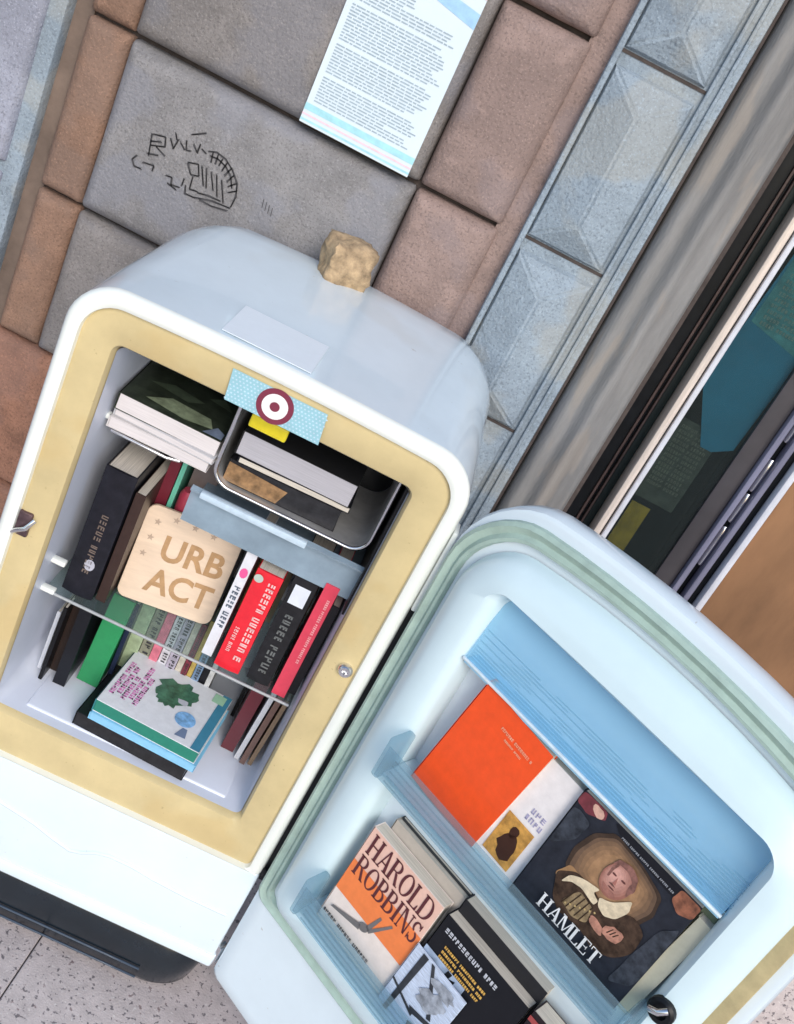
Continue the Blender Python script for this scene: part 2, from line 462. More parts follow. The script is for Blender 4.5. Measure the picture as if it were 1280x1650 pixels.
# graffiti scribble on the blue grey stone
gr = []
def stroke(pts, w=.0036):
    for (xa, za), (xb, zb) in zip(pts, pts[1:]):
        d = Vector((xb - xa, zb - za)); 
        if d.length < 1e-6: continue
        n = Vector((-d.y, d.x)).normalized() * w / 2
        gr.append([(xa + n.x, WALL_Y - .0312, za + n.y), (xb + n.x, WALL_Y - .0312, zb + n.y), (xb - n.x, WALL_Y - .0312, zb - n.y), (xa - n.x, WALL_Y - .0312, za - n.y)])
for s_ in ([(-0.616, 1.084), (-0.621, 1.119)],
           [(-0.621, 1.119), (-0.599, 1.125), (-0.596, 1.11), (-0.618, 1.102)],
           [(-0.609, 1.104), (-0.591, 1.096)],
           [(-0.619, 1.088), (-0.601, 1.093)],
           [(-0.621, 1.108), (-0.602, 1.114)],
           [(-0.633, 1.077), (-0.64, 1.067), (-0.633, 1.058), (-0.621, 1.06)],
           [(-0.622, 1.07), (-0.603, 1.075), (-0.602, 1.065)],
           [(-0.591, 1.127), (-0.582, 1.113), (-0.579, 1.131)],
           [(-0.586, 1.138), (-0.581, 1.129)],
           [(-0.574, 1.128), (-0.564, 1.12)],
           [(-0.566, 1.136), (-0.562, 1.121), (-0.554, 1.123)],
           [(-0.554, 1.135), (-0.544, 1.126), (-0.543, 1.141)],
           [(-0.561, 1.148), (-0.54, 1.161)],
           [(-0.539, 1.135), (-0.53, 1.131)],
           [(-0.528, 1.136), (-0.514, 1.141), (-0.498, 1.138), (-0.481, 1.128), (-0.466, 1.112), (-0.462, 1.091), (-0.463, 1.073)],
           [(-0.522, 1.131), (-0.509, 1.133), (-0.494, 1.128), (-0.481, 1.117), (-0.472, 1.101)],
           [(-0.52, 1.138), (-0.518, 1.122)],
           [(-0.511, 1.139), (-0.511, 1.123)],
           [(-0.502, 1.137), (-0.504, 1.123)],
           [(-0.493, 1.134), (-0.497, 1.119)],
           [(-0.484, 1.129), (-0.491, 1.114)],
           [(-0.476, 1.121), (-0.484, 1.107)],
           [(-0.468, 1.112), (-0.479, 1.1)],
           [(-0.463, 1.101), (-0.476, 1.092)],
           [(-0.552, 1.105), (-0.536, 1.111), (-0.528, 1.094), (-0.541, 1.089), (-0.552, 1.105)],
           [(-0.537, 1.089), (-0.536, 1.068), (-0.523, 1.07)],
           [(-0.529, 1.11), (-0.516, 1.082)],
           [(-0.521, 1.112), (-0.511, 1.081)],
           [(-0.512, 1.11), (-0.499, 1.083)],
           [(-0.502, 1.109), (-0.49, 1.078)],
           [(-0.492, 1.106), (-0.477, 1.074)],
           [(-0.544, 1.071), (-0.541, 1.057), (-0.523, 1.059)],
           [(-0.523, 1.059), (-0.495, 1.067), (-0.463, 1.071)],
           [(-0.522, 1.068), (-0.504, 1.073), (-0.482, 1.074)],
           [(-0.515, 1.059), (-0.494, 1.059), (-0.467, 1.064)],
           [(-0.579, 1.07), (-0.568, 1.071), (-0.566, 1.059), (-0.552, 1.062)],
           [(-0.573, 1.06), (-0.556, 1.056)],
           [(-0.549, 1.079), (-0.55, 1.065)]):
    stroke(s_, .0024)
    stroke([(a + rnd.uniform(-.002, .002), b + rnd.uniform(-.002, .002)) for a, b in s_], .0014)
for k in range(4): stroke([(-.418 + k * .006, 1.110 - k * .002), (-.416 + k * .006, 1.096 - k * .002)], .0012)
polys('graffiti', gr, mat('worn black marker', (.075, .072, .075), .9, var=.3), wall, zo=ZO)

# ------------------------------------------------------------------ POSTER
PW = .186
poster = empty('poster', 'laminated white notice of small print with blue and pink bands', 'poster', (-.411, WALL_Y - .034, 1.246 + ZO))
PAPER = mat('laminated paper', (.68, .77, .82), .2, var=.02, scale=8, coat=.4)
box('sheet', 0, PW, -.002, .002, 0, .36, PAPER, poster)
def pq(*a): return [[(x, -.0026, z) for x, z in q(*a)]]
TEALB = mat('teal band', (.38, .68, .74), .3); PINKB = mat('pale pink band', (.80, .60, .66), .3); SKYB = mat('sky blue band', (.36, .58, .82), .3)
polys('band', pq(0, .020, PW, .030), TEALB, poster); polys('band', pq(0, .012, PW, .015), PINKB, poster)
polys('band', pq(0, .004, PW, .007), TEALB, poster)
polys('band', [[(.10, -.0026, .245), (PW, -.0026, .228), (PW, -.0026, .25), (.10, -.0026, .262)]], SKYB, poster)
polys('band', [[(.125, -.0026, .279), (PW, -.0026, .27), (PW, -.0026, .28), (.125, -.0026, .287)]], PINKB, poster)
polys('emblem', [[(x, -.003, z) for x, z in ell(.105, .262, .017, .017)]], mat('emblem blue', (.28, .42, .72), .3), poster)
pp = []
for k in range(44):
    z = .036 + k * .0046
    if k in (9, 20, 33): continue
    L = PW - .02 - (rnd.uniform(.0, .09) if k % 7 == 3 else rnd.uniform(0, .012))
    if k > 38: L *= .55
    x = .01
    while x < L:
        w = rnd.uniform(.004, .016)
        pp.append([(a, -.0027, b) for a, b in q(x, z, min(x + w, L + .008), z + .0019)]); x += w + .0018
polys('small_print', pp, INKG, poster)

# ------------------------------------------------------------------ SHOP FRONT
shop = empty('shop_front', 'dark shop window with metal strips right of the stone wall', 'shop window', (.26, WALL_Y, 0))
def sb(name, x0, x1, d0, d1, z0, z1, m, bev=.001, par=shop):
    o = box(name, x0 - .26, x1 - .26, d0, d1, z0, z1, m, par, bev, zo=ZO); return o
BRN = mat('dark brown metal', (.09, .06, .055), .35, var=.3, scale=10)
GRYM = mat('dark grey frame', (.055, .05, .055), .4, var=.2, scale=10)
LVM = mat('lavender grey anodised strip', (.20, .20, .28), .3, metal=.1, var=.2, scale=12, stretch=(6, 1, .4))
WHT = mat('pale metal strip', (.62, .63, .68), .3, var=.15, scale=14)
BRZ = mat('warm steel', (.72, .62, .54), .25, metal=.15, var=.15, stretch=(4, 1, .3))
sb('backing', .262, 1.6, .30, .34, -.065, 2.69, mat('dark interior', (.03, .05, .05), .8, var=.7, scale=5))
sb('channel', .262, .285, .07, .12, -.065, 2.69, BLACK); sb('channel', .2855, .290, .066, .12, -.065, 2.69, BRN)
sb('channel', .2905, .2945, .07, .12, -.065, 2.69, BLACK); sb('channel', .295, .2985, .06, .12, -.065, 2.69, BRN)
sb('channel', .299, .3125, .065, .12, -.065, 2.69, mat('green black rubber', (.012, .022, .02), .4))
sb('metal_strip', .3130, .3255, .004, .09, -.065, 2.69, BRZ, .0035); sb('metal_strip', .326, .3285, .014, .09, -.065, 2.69, GRYM)
sb('metal_strip', .329, .3385, .006, .09, -.065, 2.69, WHT, .003)
sb('frame_post', .452, .486, .035, .10, -.065, 2.69, GRYM, .002)
sb('frame_post', .4865, .497, .02, .10, -.065, 2.69, LVM, .003); sb('frame_post', .4975, .5, .05, .10, -.065, 2.69, BLACK)
sb('frame_post', .5005, .511, .045, .10, -.065, 2.69, BLACK); sb('frame_post', .5115, .522, .02, .10, -.065, 2.69, LVM, .003)
sb('frame_post', .5225, .534, .03, .10, -.065, 2.69, BLACK); sb('frame_post', .5345, .546, .005, .10, -.065, 2.69, WHT, .003)
sb('glass_pane', .3385, .4515, .040, .044, -.065, 2.69, mat('window glass', (.16, .20, .20), .02, transp=.93, var=.05), 0)
bm = bmesh.new()
for (z0, z1) in ((.88, .96), (.975, 1.03), (1.04, 1.10), (1.14, 1.28)):
    add_tube(bm, [(.2458, .038, z0), (.2458, .036, z0 + .004), (.2458, .036, z1 - .004), (.2458, .038, z1)], .0048, 10)
link('hinge_barrel', bm, CHROME, shop, 60, ZO)
WOOD = mat('warm brown veneer', (.26, .135, .065), .45, var=.3, scale=7, stretch=(1, 1, .35), bump=.05, speck=[(5, .55, (.40, .17, .05), .5)])
wd = box('wooden_panel', .288, 1.04, .015, .06, .36, 2.73, WOOD, shop, .003)
box('granite_plinth', .288, 1.04, -.004, .06, 0, .355, GRAN, shop, .003)
# posters behind the glass, also standing in for its reflections
bp = empty('window_poster', 'blue poster with teal top hanging behind the shop glass', 'poster', (.342, WALL_Y + .052, 1.06 + ZO))
bx = [(0.0, .10), (.055, .0), (.075, .0), (.105, .02), (.125, .5), (.02, .5)]
bm = bmesh.new()
A = [bm.verts.new((x, 0, z)) for x, z in bx]; bm.faces.new(A)
r_ = bmesh.ops.extrude_face_region(bm, geom=bm.faces[:]); bmesh.ops.translate(bm, verts=[v for v in r_['geom'] if isinstance(v, bmesh.types.BMVert)], vec=(0, .002, 0))
link('sheet', bm, mat('deep cyan print', (.04, .38, .60), .4, var=.15, scale=8), bp)
polys('teal_top', [[(.012, -.0006, .22), (.105, -.0006, .20), (.12, -.0006, .5), (.02, -.0006, .5)]], mat('teal print', (.12, .50, .52), .5, var=.4, scale=40), bp)
ps = []
for k in range(26):
    for P in scribble_marks(rnd, .07, .006, .2): ps.append([(.025 + a, -.0012, .222 + k * .0105 + b) for a, b in P])
polys('small_print', ps, mat('pale green ink', (.45, .65, .55), .6), bp)
lf = empty('leaflet', 'dim greenish leaflet of small print low in the shop window', 'leaflet', (.345, WALL_Y + .056, .93 + ZO))
box('sheet', 0, .075, 0, .002, 0, .16, mat('olive print', (.09, .12, .09), .6, var=.5, scale=40), lf)
ps = []
for k in range(13):
    for P in scribble_marks(rnd, .055, .006, .2): ps.append([(.008 + a, -.0008, .03 + k * .0095 + b) for a, b in P])
polys('small_print', ps, mat('dim ink', (.30, .36, .26), .6), lf)
yc = box('yellow_card', 0, .035, 0, .002, 0, .12, mat('dull yellow card', (.50, .38, .03), .6, var=.5, scale=22), None)
yc.location = (.350, WALL_Y + .05, .80 + ZO); tag(yc, 'dull yellow card behind the shop glass near the open fridge door', 'card')

# ------------------------------------------------------------------ FRIDGE
fr = empty('refrigerator', 'rounded white retro fridge standing open and filled with books', 'fridge', (FRIDGE.m.translation.x, FRIDGE.m.translation.y, 0), R(3.7))
U0, U1, ZT = -.268, .287, 1.066
def OF(i=0, zb=.055, top=0, rt=.062, arch=.008): return outline(U0 + i, U1 - i, zb + max(i, 0), ZT - i + top, max(rt - i * .9, .004), .012, arch)
def OB(i, j): return outline(U0 + i, U1 - i, .055 + .0, ZT + .004 - j, .075, .012, .012)
loft('cabinet', [(OB(.10, .018), .452), (OB(.055, .008), .446), (OB(.022, .002), .425), (OB(.006, 0), .385), (OB(0, 0), .34), (OF(-.0005), .12), (OF(0), .012)], WHITE, fr, cap0=True, zo=ZO)
loft('rim', [(OF(0, .05), .0125), (OF(-.001, .05), .006), (OF(.002, .05), .001), (OF(.007, .05), -.003), (OF(.014, .05), -.0035), (OF(.021, .05), -.0015), (outline(U0 + .025, U1 - .025, .290, ZT - .027, .045, .012, .007), .002), (outline(U0 + .026, U1 - .026, .291, ZT - .028, .045, .012, .007), .012)], RIM, fr, zo=ZO) if False else None
# the rim is a ring: down both sides and over the top; the lower panel closes it
def ring_pts(i): return outline(U0 + i, U1 - i, .285 + max(i - .02, 0) * .2, ZT - i, max(.062 - i * .7, .03), .004 if i < .02 else .01, .008)
loft('rim', [(ring_pts(0), .0125), (ring_pts(.0), .005), (ring_pts(.004), -.001), (ring_pts(.010), -.0035), (ring_pts(.016), -.003), (ring_pts(.021), .0), (ring_pts(.0225), .010)], RIM, fr, zo=ZO)
IN = (-.200, .216, .358, .994)
def yr(a, d): return (outline(*a), d)
y0 = ring_pts(.0222)
def lerp_out(A, B, f): return [(a[0] + (b[0] - a[0]) * f, a[1] + (b[1] - a[1]) * f) for a, b in zip(A, B)]
inn = outline(IN[0], IN[1], IN[2], IN[3], .012, .012, .002)
loft('breaker_frame', [(y0, .0085), (lerp_out(y0, inn, .12), .006), (lerp_out(y0, inn, .75), .010), (lerp_out(y0, inn, .93), .013), (inn, .020), (outline(IN[0] + .001, IN[1] - .001, IN[2] + .001, IN[3] - .001, .012, .012, .002), .032)], YELLOW, fr, zo=ZO)
i2 = outline(IN[0] + .0015, IN[1] - .0015, IN[2] + .0015, IN[3] - .0015, .012, .012, .002)
i3 = outline(IN[0] + .006, IN[1] - .006, IN[2] + .006, IN[3] - .006, .03, .03)
i4 = outline(IN[0] + .03, IN[1] - .03, IN[2] + .02, IN[3] - .03, .03, .03)
loft('liner', [(i2, .0225), (lerp_out(i2, i3, .6), .09), (i3, .30), (i4, .335)], LINER, fr, cap1=True, zo=ZO)
# raised step in the floor of the liner
bm = bmesh.new(); add_box(bm, -.155, .185, .040, .33, IN[2] - .002, IN[2] + .0055, .004, 3)
link('floor_panel', bm, LINER, fr, 60, ZO)
# lower panel
bm = bmesh.new(); add_box(bm, U0 + .001, U1 - .001, -.001, .40, .055, .2845, .006, 3); link('lower_panel', bm, WHITE, fr, 40, ZO)
box('ledge', U0 - .001, U1 + .001, -.005, .39, .050, .078, WHITE, fr, .005, 3, zo=ZO)
pts = [(-.26, .215), (-.18, .205), (-.132, .194), (-.07, .182), (-.03, .168), (.0, .160), (.018, .166), (.04, .180), (.062, .186), (.10, .186), (.14, .180), (.2, .176), (.27, .176)]
tube('embossed_line', [(x, -.0006, z) for x, z in pts], .0036, WHITE, fr, 8, zo=ZO)
# dark base
def OBs(i, z): return z
bm = bmesh.new()
prof = outline(-.262, .272, -.002, .40, .03, .07, 0, 10, 6)        # plan (x, depth); rb = front corners
for lvl, (zz, ins) in enumerate(((.05, .004), (.035, -.004), (.0, -.006), (-.045, .000), (-.060, .008), (-.065, .016))):
    ring = [bm.verts.new((x + (ins if x < 0 else -ins), d + (ins if d < .2 else -ins), zz)) for x, d in prof]
    if lvl:
        for k in range(len(ring)): bm.faces.new((prev[k], prev[(k + 1) % len(ring)], ring[(k + 1) % len(ring)], ring[k]))
    else: bm.faces.new(ring)
    prev = ring
bm.faces.new(prev)
link('base', bm, DARK, fr, 50, ZO)
for zz in (-.018, -.040):
    tube('base_groove', [(x, -.009, zz) for x in (-.17, .0, .10, .185)], .0022, mat('glossy dark trim', (.05, .07, .10), .12), fr, 6, zo=ZO)
# black strip added for the shade in the hinge gap, latch plate, keeper
box('gap_shade_strip', U1 + .0003, U1 + .012, .006, .03, .27, .84, BLACK, fr, .001, zo=ZO)
box('hinge_plate', U1 + .0005, U1 + .007, -.002, .03, .842, .975, RIM, fr, .002, zo=ZO)
def lathe(name, prof, m, parent, loc, axis='Y', n=20, zo=0.0):
    bm = bmesh.new(); rings = []
    for r0, h in prof:
        rings.append([bm.verts.new((loc[0] + r0 * math.cos(2 * math.pi * k / n), loc[1] + h, loc[2] + r0 * math.sin(2 * math.pi * k / n))) for k in range(n)])
    for A, B in zip(rings, rings[1:]):
        for k in range(n): bm.faces.new((A[k], A[(k + 1) % n], B[(k + 1) % n], B[k]))
    bm.faces.new(rings[-1])
    return link(name, bm, m, parent, 40, zo)
lathe('latch_keeper', [(.011, .008), (.011, .002), (.008, -.002), (.004, -.002), (.003, .003), (.0005, .003)], CHROME, fr, (.250, 0, .704), zo=ZO)
box('latch_plate', -.246, -.226, .002, .010, .672, .712, mat('tarnished latch', (.14, .09, .10), .35, metal=.6, var=.4), fr, .003, zo=ZO)
tube('latch_hook', [(-.246, .0, .676), (-.238, -.006, .686), (-.228, -.007, .694), (-.221, .0, .708)], .0035, CHROME, fr, zo=ZO)
# shelf brackets on the left wall
for zz, dd in ((.615, .06), (.565, .055), (.862, .075)):
    box('shelf_clip', -.198, -.176, dd, dd + .012, zz - .004, zz + .004, RIM, fr, .002, zo=ZO)
# black panels added for the deep shade round the freezer
box('freezer_shade_back', -.190, .212, .26, .30, .79, .985, BLACK, fr, .002, zo=ZO)
box('freezer_shade_side', .2105, .2135, .035, .26, .765, .985, BLACK, fr, zo=ZO)
# freezer: bent aluminium U
def u_prof(x0, x1, zb, zt, r, n=8):
    p = [(x0, zt)]
    for k in range(n + 1):
        a = R(180 + 90 * k / n); p.append((x0 + r + r * math.cos(a), zb + r + r * math.sin(a)))
    for k in range(n + 1):
        a = R(270 + 90 * k / n); p.append((x1 - r + r * math.cos(a), zb + r + r * math.sin(a)))
    p.append((x1, zt)); return p
def shell(name, A, B, y0, y1, m, par):
    bm = bmesh.new(); n = len(A)
    V = [[bm.verts.new((x, y, z)) for x, z in P] for P, y in ((A, y0), (A, y1), (B, y0), (B, y1))]
    for k in range(n - 1):
        bm.faces.new((V[0][k], V[0][k + 1], V[1][k + 1], V[1][k])); bm.faces.new((V[2][k], V[2][k + 1], V[3][k + 1], V[3][k]))
        bm.faces.new((V[0][k], V[0][k + 1], V[2][k + 1], V[2][k])); bm.faces.new((V[1][k], V[1][k + 1], V[3][k + 1], V[3][k]))
    return link(name, bm, m, par, 40, ZO)
shell('freezer_tray', u_prof(-.036, .205, .838, .985, .03), u_prof(-.031, .200, .843, .985, .027), .078, .26, ALU, fr)
bm = bmesh.new()
add_tube(bm, [(x, .078, z) for x, z in u_prof(-.0335, .2025, .8405, .985, .0285)], .0032, 8)
link('freezer_lip', bm, CHROME, fr, 60, ZO)
# grey blue drip tray below it
bm = bmesh.new()
pr = [(.052, .828), (.050, .832), (.060, .834), (.063, .826), (.070, .768), (.26, .765)]
for x0, x1 in ((-.05, .196),):
    A = [bm.verts.new((x0, d, z)) for d, z in pr]; B = [bm.verts.new((x1 + .016, d, z)) for d, z in pr]
    for k in range(len(pr) - 1): bm.faces.new((A[k], A[k + 1], B[k + 1], B[k]))
link('drip_tray', bm, TRAY, fr, 30, ZO)
box('tray_highlight', -.035, .125, .046, .056, .826, .836, mat('pale blue highlight', (.50, .62, .72), .2), fr, .002, zo=ZO)  # highlight on the tray's upper left edge, painted as a pale bar
# glass shelf
box('glass_shelf', -.192, .208, .060, .30, .560, .564, GLASS, fr, .0008, zo=ZO)
tube('shelf_edge', [(-.194, .058, .563), (.206, .058, .563)], .0024, mat('pale shelf trim', (.36, .38, .39), .25), fr, zo=ZO)
# wire rack, upper left
bm = bmesh.new()
add_tube(bm, [(-.188, .25, .848), (-.188, .085, .848), (-.182, .07, .848), (-.10, .068, .848), (-.082, .075, .848), (-.078, .09, .848), (-.078, .25, .848)], .0022, 8)
for k in range(4): add_tube(bm, [(-.162 + k * .024, .07, .848), (-.162 + k * .024, .25, .848)], .0013, 6)
add_tube(bm, [(-.188, .10, .848), (-.078, .10, .848)], .0014, 6)
link('wire_rack', bm, CHROME, fr, 60, ZO)
# blue patterned strip with a roundel on the frame
st = empty('sticker', 'patterned blue sticker with a maroon and white roundel on the fridge frame', 'sticker')
st.matrix_world = FRIDGE.m @ Matrix.Translation((0, .0045, 0))
SB = cm('blue checked sticker', (.30, .54, .62))
polys('strip', [[(-.052, 0, 1.042), (.078, 0, 1.042), (.083, 0, .998), (-.048, 0, .998)]], SB, st)
dots = []
for i in range(26):
    for j in range(9):
        x, z = -.049 + i * .005, 1.0 + j * .0048
        dots.append([(x + (j % 2) * .0025, -.0004, z), (x + .0022 + (j % 2) * .0025, -.0004, z), (x + .0022 + (j % 2) * .0025, -.0004, z + .002), (x + (j % 2) * .0025, -.0004, z + .002)])
polys('dots', dots, mat('pale dots', (.50, .66, .76), .5), st)
MAR = cm('maroon print', (.20, .03, .06))
for k, (rad, mm) in enumerate(((.0245, MAR), (.0172, cm('white print', (.85, .82, .82))), (.0065, MAR))):
    polys('roundel', [[(x, -.0008 - .0006 * k, z) for x, z in ell(.014, 1.020, rad, rad, 32)]], mm, st)
# thin pale square on top, slightly lighter than the enamel
bm = bmesh.new(); add_box(bm, -.085, .037, .018, .125, ZT + .0095, ZT + .0105)
s2 = link('pale_square', bm, mat('milky white patch', (.74, .80, .85), .35, var=.02), None, False, 0)
s2.matrix_world = FRIDGE.m @ Matrix.Rotation(0, 4, 'Z'); tag(s2, 'faint milky square patch on top of the fridge', 'sticker')
# tan lump on top
bm = bmesh.new(); bmesh.ops.create_icosphere(bm, subdivisions=4, radius=1)
from mathutils import noise
for v in bm.verts:
    p = v.co.copy(); m_ = max(abs(p.x), abs(p.y), abs(p.z)); cub = p / m_
    b = p.lerp(cub, .72)
    f = 1 + .22 * noise.noise(p * 1.6 + Vector((3, 1, 0))) + .07 * noise.noise(p * 5) + .05 * noise.noise(p * 12)
    v.co = Vector((b.x * .038 * f, b.y * .032 * f, max(b.z * .036 * f, -.034) + .034))
lump = link('paper_lump', bm, mat('rough tan kraft paper', (.38, .27, .16), .9, var=.55, scale=45, bump=.8, bscale=120), None, 60)
lump.matrix_world = FRIDGE.m @ Matrix.Translation((-.008, .388, ZT + .008)) @ Matrix.Rotation(R(24), 4, 'Z')
tag(lump, 'crumpled tan paper lump on the back edge of the fridge top', 'paper lump')

# ------------------------------------------------------------------ FRIDGE DOOR (hinged, swung wide open)
dr = bpy.data.objects.new('refrigerator_door', None); col.objects.link(dr); dr.parent = fr
dr['label'] = 'open door with mint gasket and blue book bins'
dr.matrix_local = (Matrix.Translation((FRIDGE.m.translation.x, FRIDGE.m.translation.y, 0)) @ Matrix.Rotation(R(3.7), 4, 'Z')).inverted() @ Matrix.Translation((DOOR.m.translation.x, DOOR.m.translation.y, 0)) @ Matrix.Rotation(R(-32), 4, 'Z')
DW, DT = .622, 1.070
def OD(i, rt=.11): return outline(.006 + i, DW - i, .045 + i, DT - i, max(rt - i * .75, .01), .015, .032)
loft('door_shell', [(OD(.06), .064), (OD(.025), .056), (OD(.008), .044), (OD(0), .030), (OD(0), .010), (OD(.003), .003), (OD(.009), .0), (OD(.03), .0005), (OD(.05), .002)], WHITE, dr, cap0=True, cap1=True, zo=ZO)
def OG(i): return outline(.017 + i, DW - .024 - i, .268 + i, 1.044 - i, max(.095 - i * .7, .01), max(.02 - i * .3, .004), .031)
loft('gasket', [(OG(-.006), .000), (OG(-.005), -.006), (OG(.0), -.0095), (OG(.004), -.006), (OG(.008), -.0045), (OG(.013), -.009), (OG(.017), -.0085), (OG(.0185), .0)], MINT, dr, zo=ZO)
box('gasket_side', DW - .038, DW - .0165, -.011, .000, .32, 1.0, OCHRE, dr, .002, zo=ZO)
def OL(i, rt=.075): return outline(.044 + i, .590 - i, .296 + i, 1.014 - i, max(rt - i * .5, .012), max(.03 - i * .3, .01), .030 * max(0, 1 - i / .05))
rec = outline(.112, .536, .350, .980, .018, .018)
rec2 = outline(.116, .532, .354, .976, .018, .018)
L0 = OL(0); L1 = OL(.010); L2 = OL(.028)
loft('liner', [(L0, .000), (OL(.003), -.014), (L1, -.026), (L2, -.034), (lerp_out(L2, rec, .72), -.036), (rec, -.030), (rec2, -.022), (lerp_out(rec2, outline(.12, .528, .36, .972, .018, .018), 1), .015)], DLINER, dr, cap1=True, zo=ZO)
# upper compartment: deep blue back, hinged clear flap
box('compartment_back', .1215, .5265, .008, .0145, .852, .970, DBLUE, dr, zo=ZO)
bm = bmesh.new()
fl = [(.002, .974), (-.010, .955), (-.018, .93), (-.028, .874)]
A = [bm.verts.new((.1175, d, z)) for d, z in fl]; B = [bm.verts.new((.5305, d, z)) for d, z in fl]
for k in range(3): bm.faces.new((A[k], A[k + 1], B[k + 1], B[k]))
link('compartment_flap', bm, CLEARB2, dr, 40, ZO)
box('flap_edge', .116, .532, -.0315, -.0275, .8715, .8748, mat('pale flap edge', (.68, .78, .84), .25), dr, .0008, zo=ZO)
box('compartment_floor', .118, .530, -.026, .012, .866, .8710, DBLUE, dr, zo=ZO)
dots = []
for j in range(11):
    z = .879 + j * .0042
    d = -.0283 + (z - .874) * .178 - .0004
    x = .122
    while x < .525:
        w = rnd.uniform(.02, .06)
        if rnd.random() < .97 - .04 * j: dots.append([(x, d, z), (x + w, d, z), (x + w, d + .00015, z + .0008), (x, d + .00015, z + .0008)])
        x += w + .0008
polys('flap_print', dots, mat('fine blue print', (.13, .32, .46), .5), dr, zo=ZO)
# bins
def bin_(z0, zt, name='bin'):
    b = bmesh.new(); add_box(b, .1185, .5295, -.066, .010, z0 - .006, z0, .001, 1); fb = link(name + '_floor', b, DLINER, dr, 30, ZO)
    b = bmesh.new(); add_box(b, .112, .536, -.0715, -.0685, z0 - .010, zt, .001, 1); o = link(name + '_front', b, CLEARB, dr, 30, ZO)
    b = bmesh.new()
    k = 0
    while z0 + .002 + k * .009 < zt - .003:
        z = z0 - .004 + k * .009
        add_box(b, .13, .518, -.0728, -.0716, z + ZO, z + ZO + .0016); k += 1
    b2 = bmesh.new(); b2.from_mesh(o.data)
    tmp = bpy.data.meshes.new('t'); b.to_mesh(tmp); b.free(); b2.from_mesh(tmp); b2.to_mesh(o.data); b2.free(); bpy.data.meshes.remove(tmp)
    for s in (0, 1):
        x = .108 if s == 0 else .527
        b = bmesh.new(); add_box(b, x, x + .013, -.076, -.034, z0 - .010, zt + .012 * (1 - s) + .004, .004, 2)
        link('end_clip', b, CLEARB, dr, 40, ZO)
    return fb
bin_(.680, .722)
bin_(.394, .436)
# latch on the free edge
lathe('door_latch', [(.017, .0), (.017, -.006), (.014, -.009), (.009, -.009), (.008, -.004), (.001, -.004)], BLACK, dr, (.550, -.034, .732), zo=ZO)
tube('latch_bolt', [(.540, -.050, .732), (.550, -.056, .742), (.556, -.050, .748)], .004, CHROME, dr, zo=ZO)
box('hinge_pin', -.008, .004, .004, .022, .055, .10, CHROME, dr, .002, zo=ZO)
box('gap_shade_block', -.010, .004, .006, .03, .285, .30, BLACK, dr, .001, zo=ZO)  # small black block added as shade in the hinge gap

# ------------------------------------------------------------------ BOOKS IN THE DOOR
FZ = .6815
ORANGE = cm('vivid orange cover', (.86, .085, .012), rough=.3)
b = book('vivid orange book, leftmost in the upper door bin', .120, .016, .188, ORANGE, PAGES, DOOR, (.163, -.040, FZ), (-3, 5.5, 0))
polys('lettering', on_front(scribble_marks(rnd, .055, .0042, .2, .2, 8), .050, .157), mat('pale orange ink', (.85, .45, .28), .5), b)
polys('lettering', on_front(scribble_marks(rnd, .030, .0030, .2, .2, 8), .062, .149), MATS['pale orange ink'], b)
b.location = DOOR.at(.144, -.036, FZ + .004)
WB = cm('white paper cover', (.80, .76, .75))
b = book('white paperback with a golden picture, between the orange book and the dark one', .115, .014, .172, WB, PAGES, DOOR, (.222, -.030, FZ), (-5, 1.5, 0))
LV = mat('lavender ink', (.38, .36, .52), .5)
polys('lettering', on_front(scribble_marks(rnd, .022, .008, .2), .072, .098), LV, b)
polys('lettering', on_front(scribble_marks(rnd, .026, .008, .2), .070, .086), LV, b)
polys('cover_picture', on_front([q(.050, .012, .094, .078)], 0, 0), cm('golden picture', (.52, .27, .06), var=.5, scale=70), b)
polys('cover_picture', on_front([ell(.074, .038, .014, .020, 16, 10, .2)], 0, 0, 2), cm('dark brown figure', (.07, .03, .02)), b)
polys('cover_picture', on_front([ell(.072, .060, .006, .009, 12, 0, .2)], 0, 0, 2), cm('dark brown figure', (.07, .03, .02)), b)
NAVY = cm('dark blue grey cover', (.028, .032, .045), var=.35, scale=50)
b = book('dark paperback titled HAMLET with an old portrait on its cover', .178, .020, .178, NAVY, PAGES, DOOR, (.334, -.038, FZ), (-5, 0, 0))
F = lambda pts, layer, m: polys('cover_picture', on_front([pts], 0, 0, layer), m, b)
TANP = cm('brown painted ground', (.34, .19, .085), var=.35, scale=40)
def blob(pts, wob=.0012, n=5):
    out = []
    for (xa, za), (xb, zb) in zip(pts, pts[1:] + pts[:1]):
        for k in range(2): out.append((xa + (xb - xa) * k / 2 + rnd.uniform(-wob, wob) * .7, za + (zb - za) * k / 2 + rnd.uniform(-wob, wob) * .7))
    for _ in range(2):
        out = [p for (xa, za), (xb, zb) in zip(out, out[1:] + out[:1]) for p in ((xa * .75 + xb * .25, za * .75 + zb * .25), (xa * .25 + xb * .75, za * .25 + zb * .75))]
    return out
for k in range(6):
    f = 1 - k * .09
    F(blob([(.090 + (x - .090) * f * 1.12, .122 + (z - .122) * f * 1.12) for x, z in ((.040, .088), (.036, .115), (.044, .145), (.062, .163), (.10, .158), (.135, .148), (.140, .125), (.133, .100), (.10, .08))], .0012), .6 + k * .06, cm('painted ground tone %s' % 'abcdef'[k], (.07 + k * .055, .045 + k * .03, .032 + k * .013), var=.3, scale=60))
0 and F(blob([(.040, .088), (.036, .115), (.044, .145), (.062, .163), (.10, .158), (.135, .148), (.140, .125), (.133, .100), (.10, .08)]), 1, TANP)
F(blob([(.030, .070), (.040, .094), (.06, .09), (.045, .06)]), 1, TANP)
F(blob([(.048, .178), (.155, .178), (.150, .160), (.062, .1685)], .0006), 2, cm('near black cover top', (.015, .016, .022)))
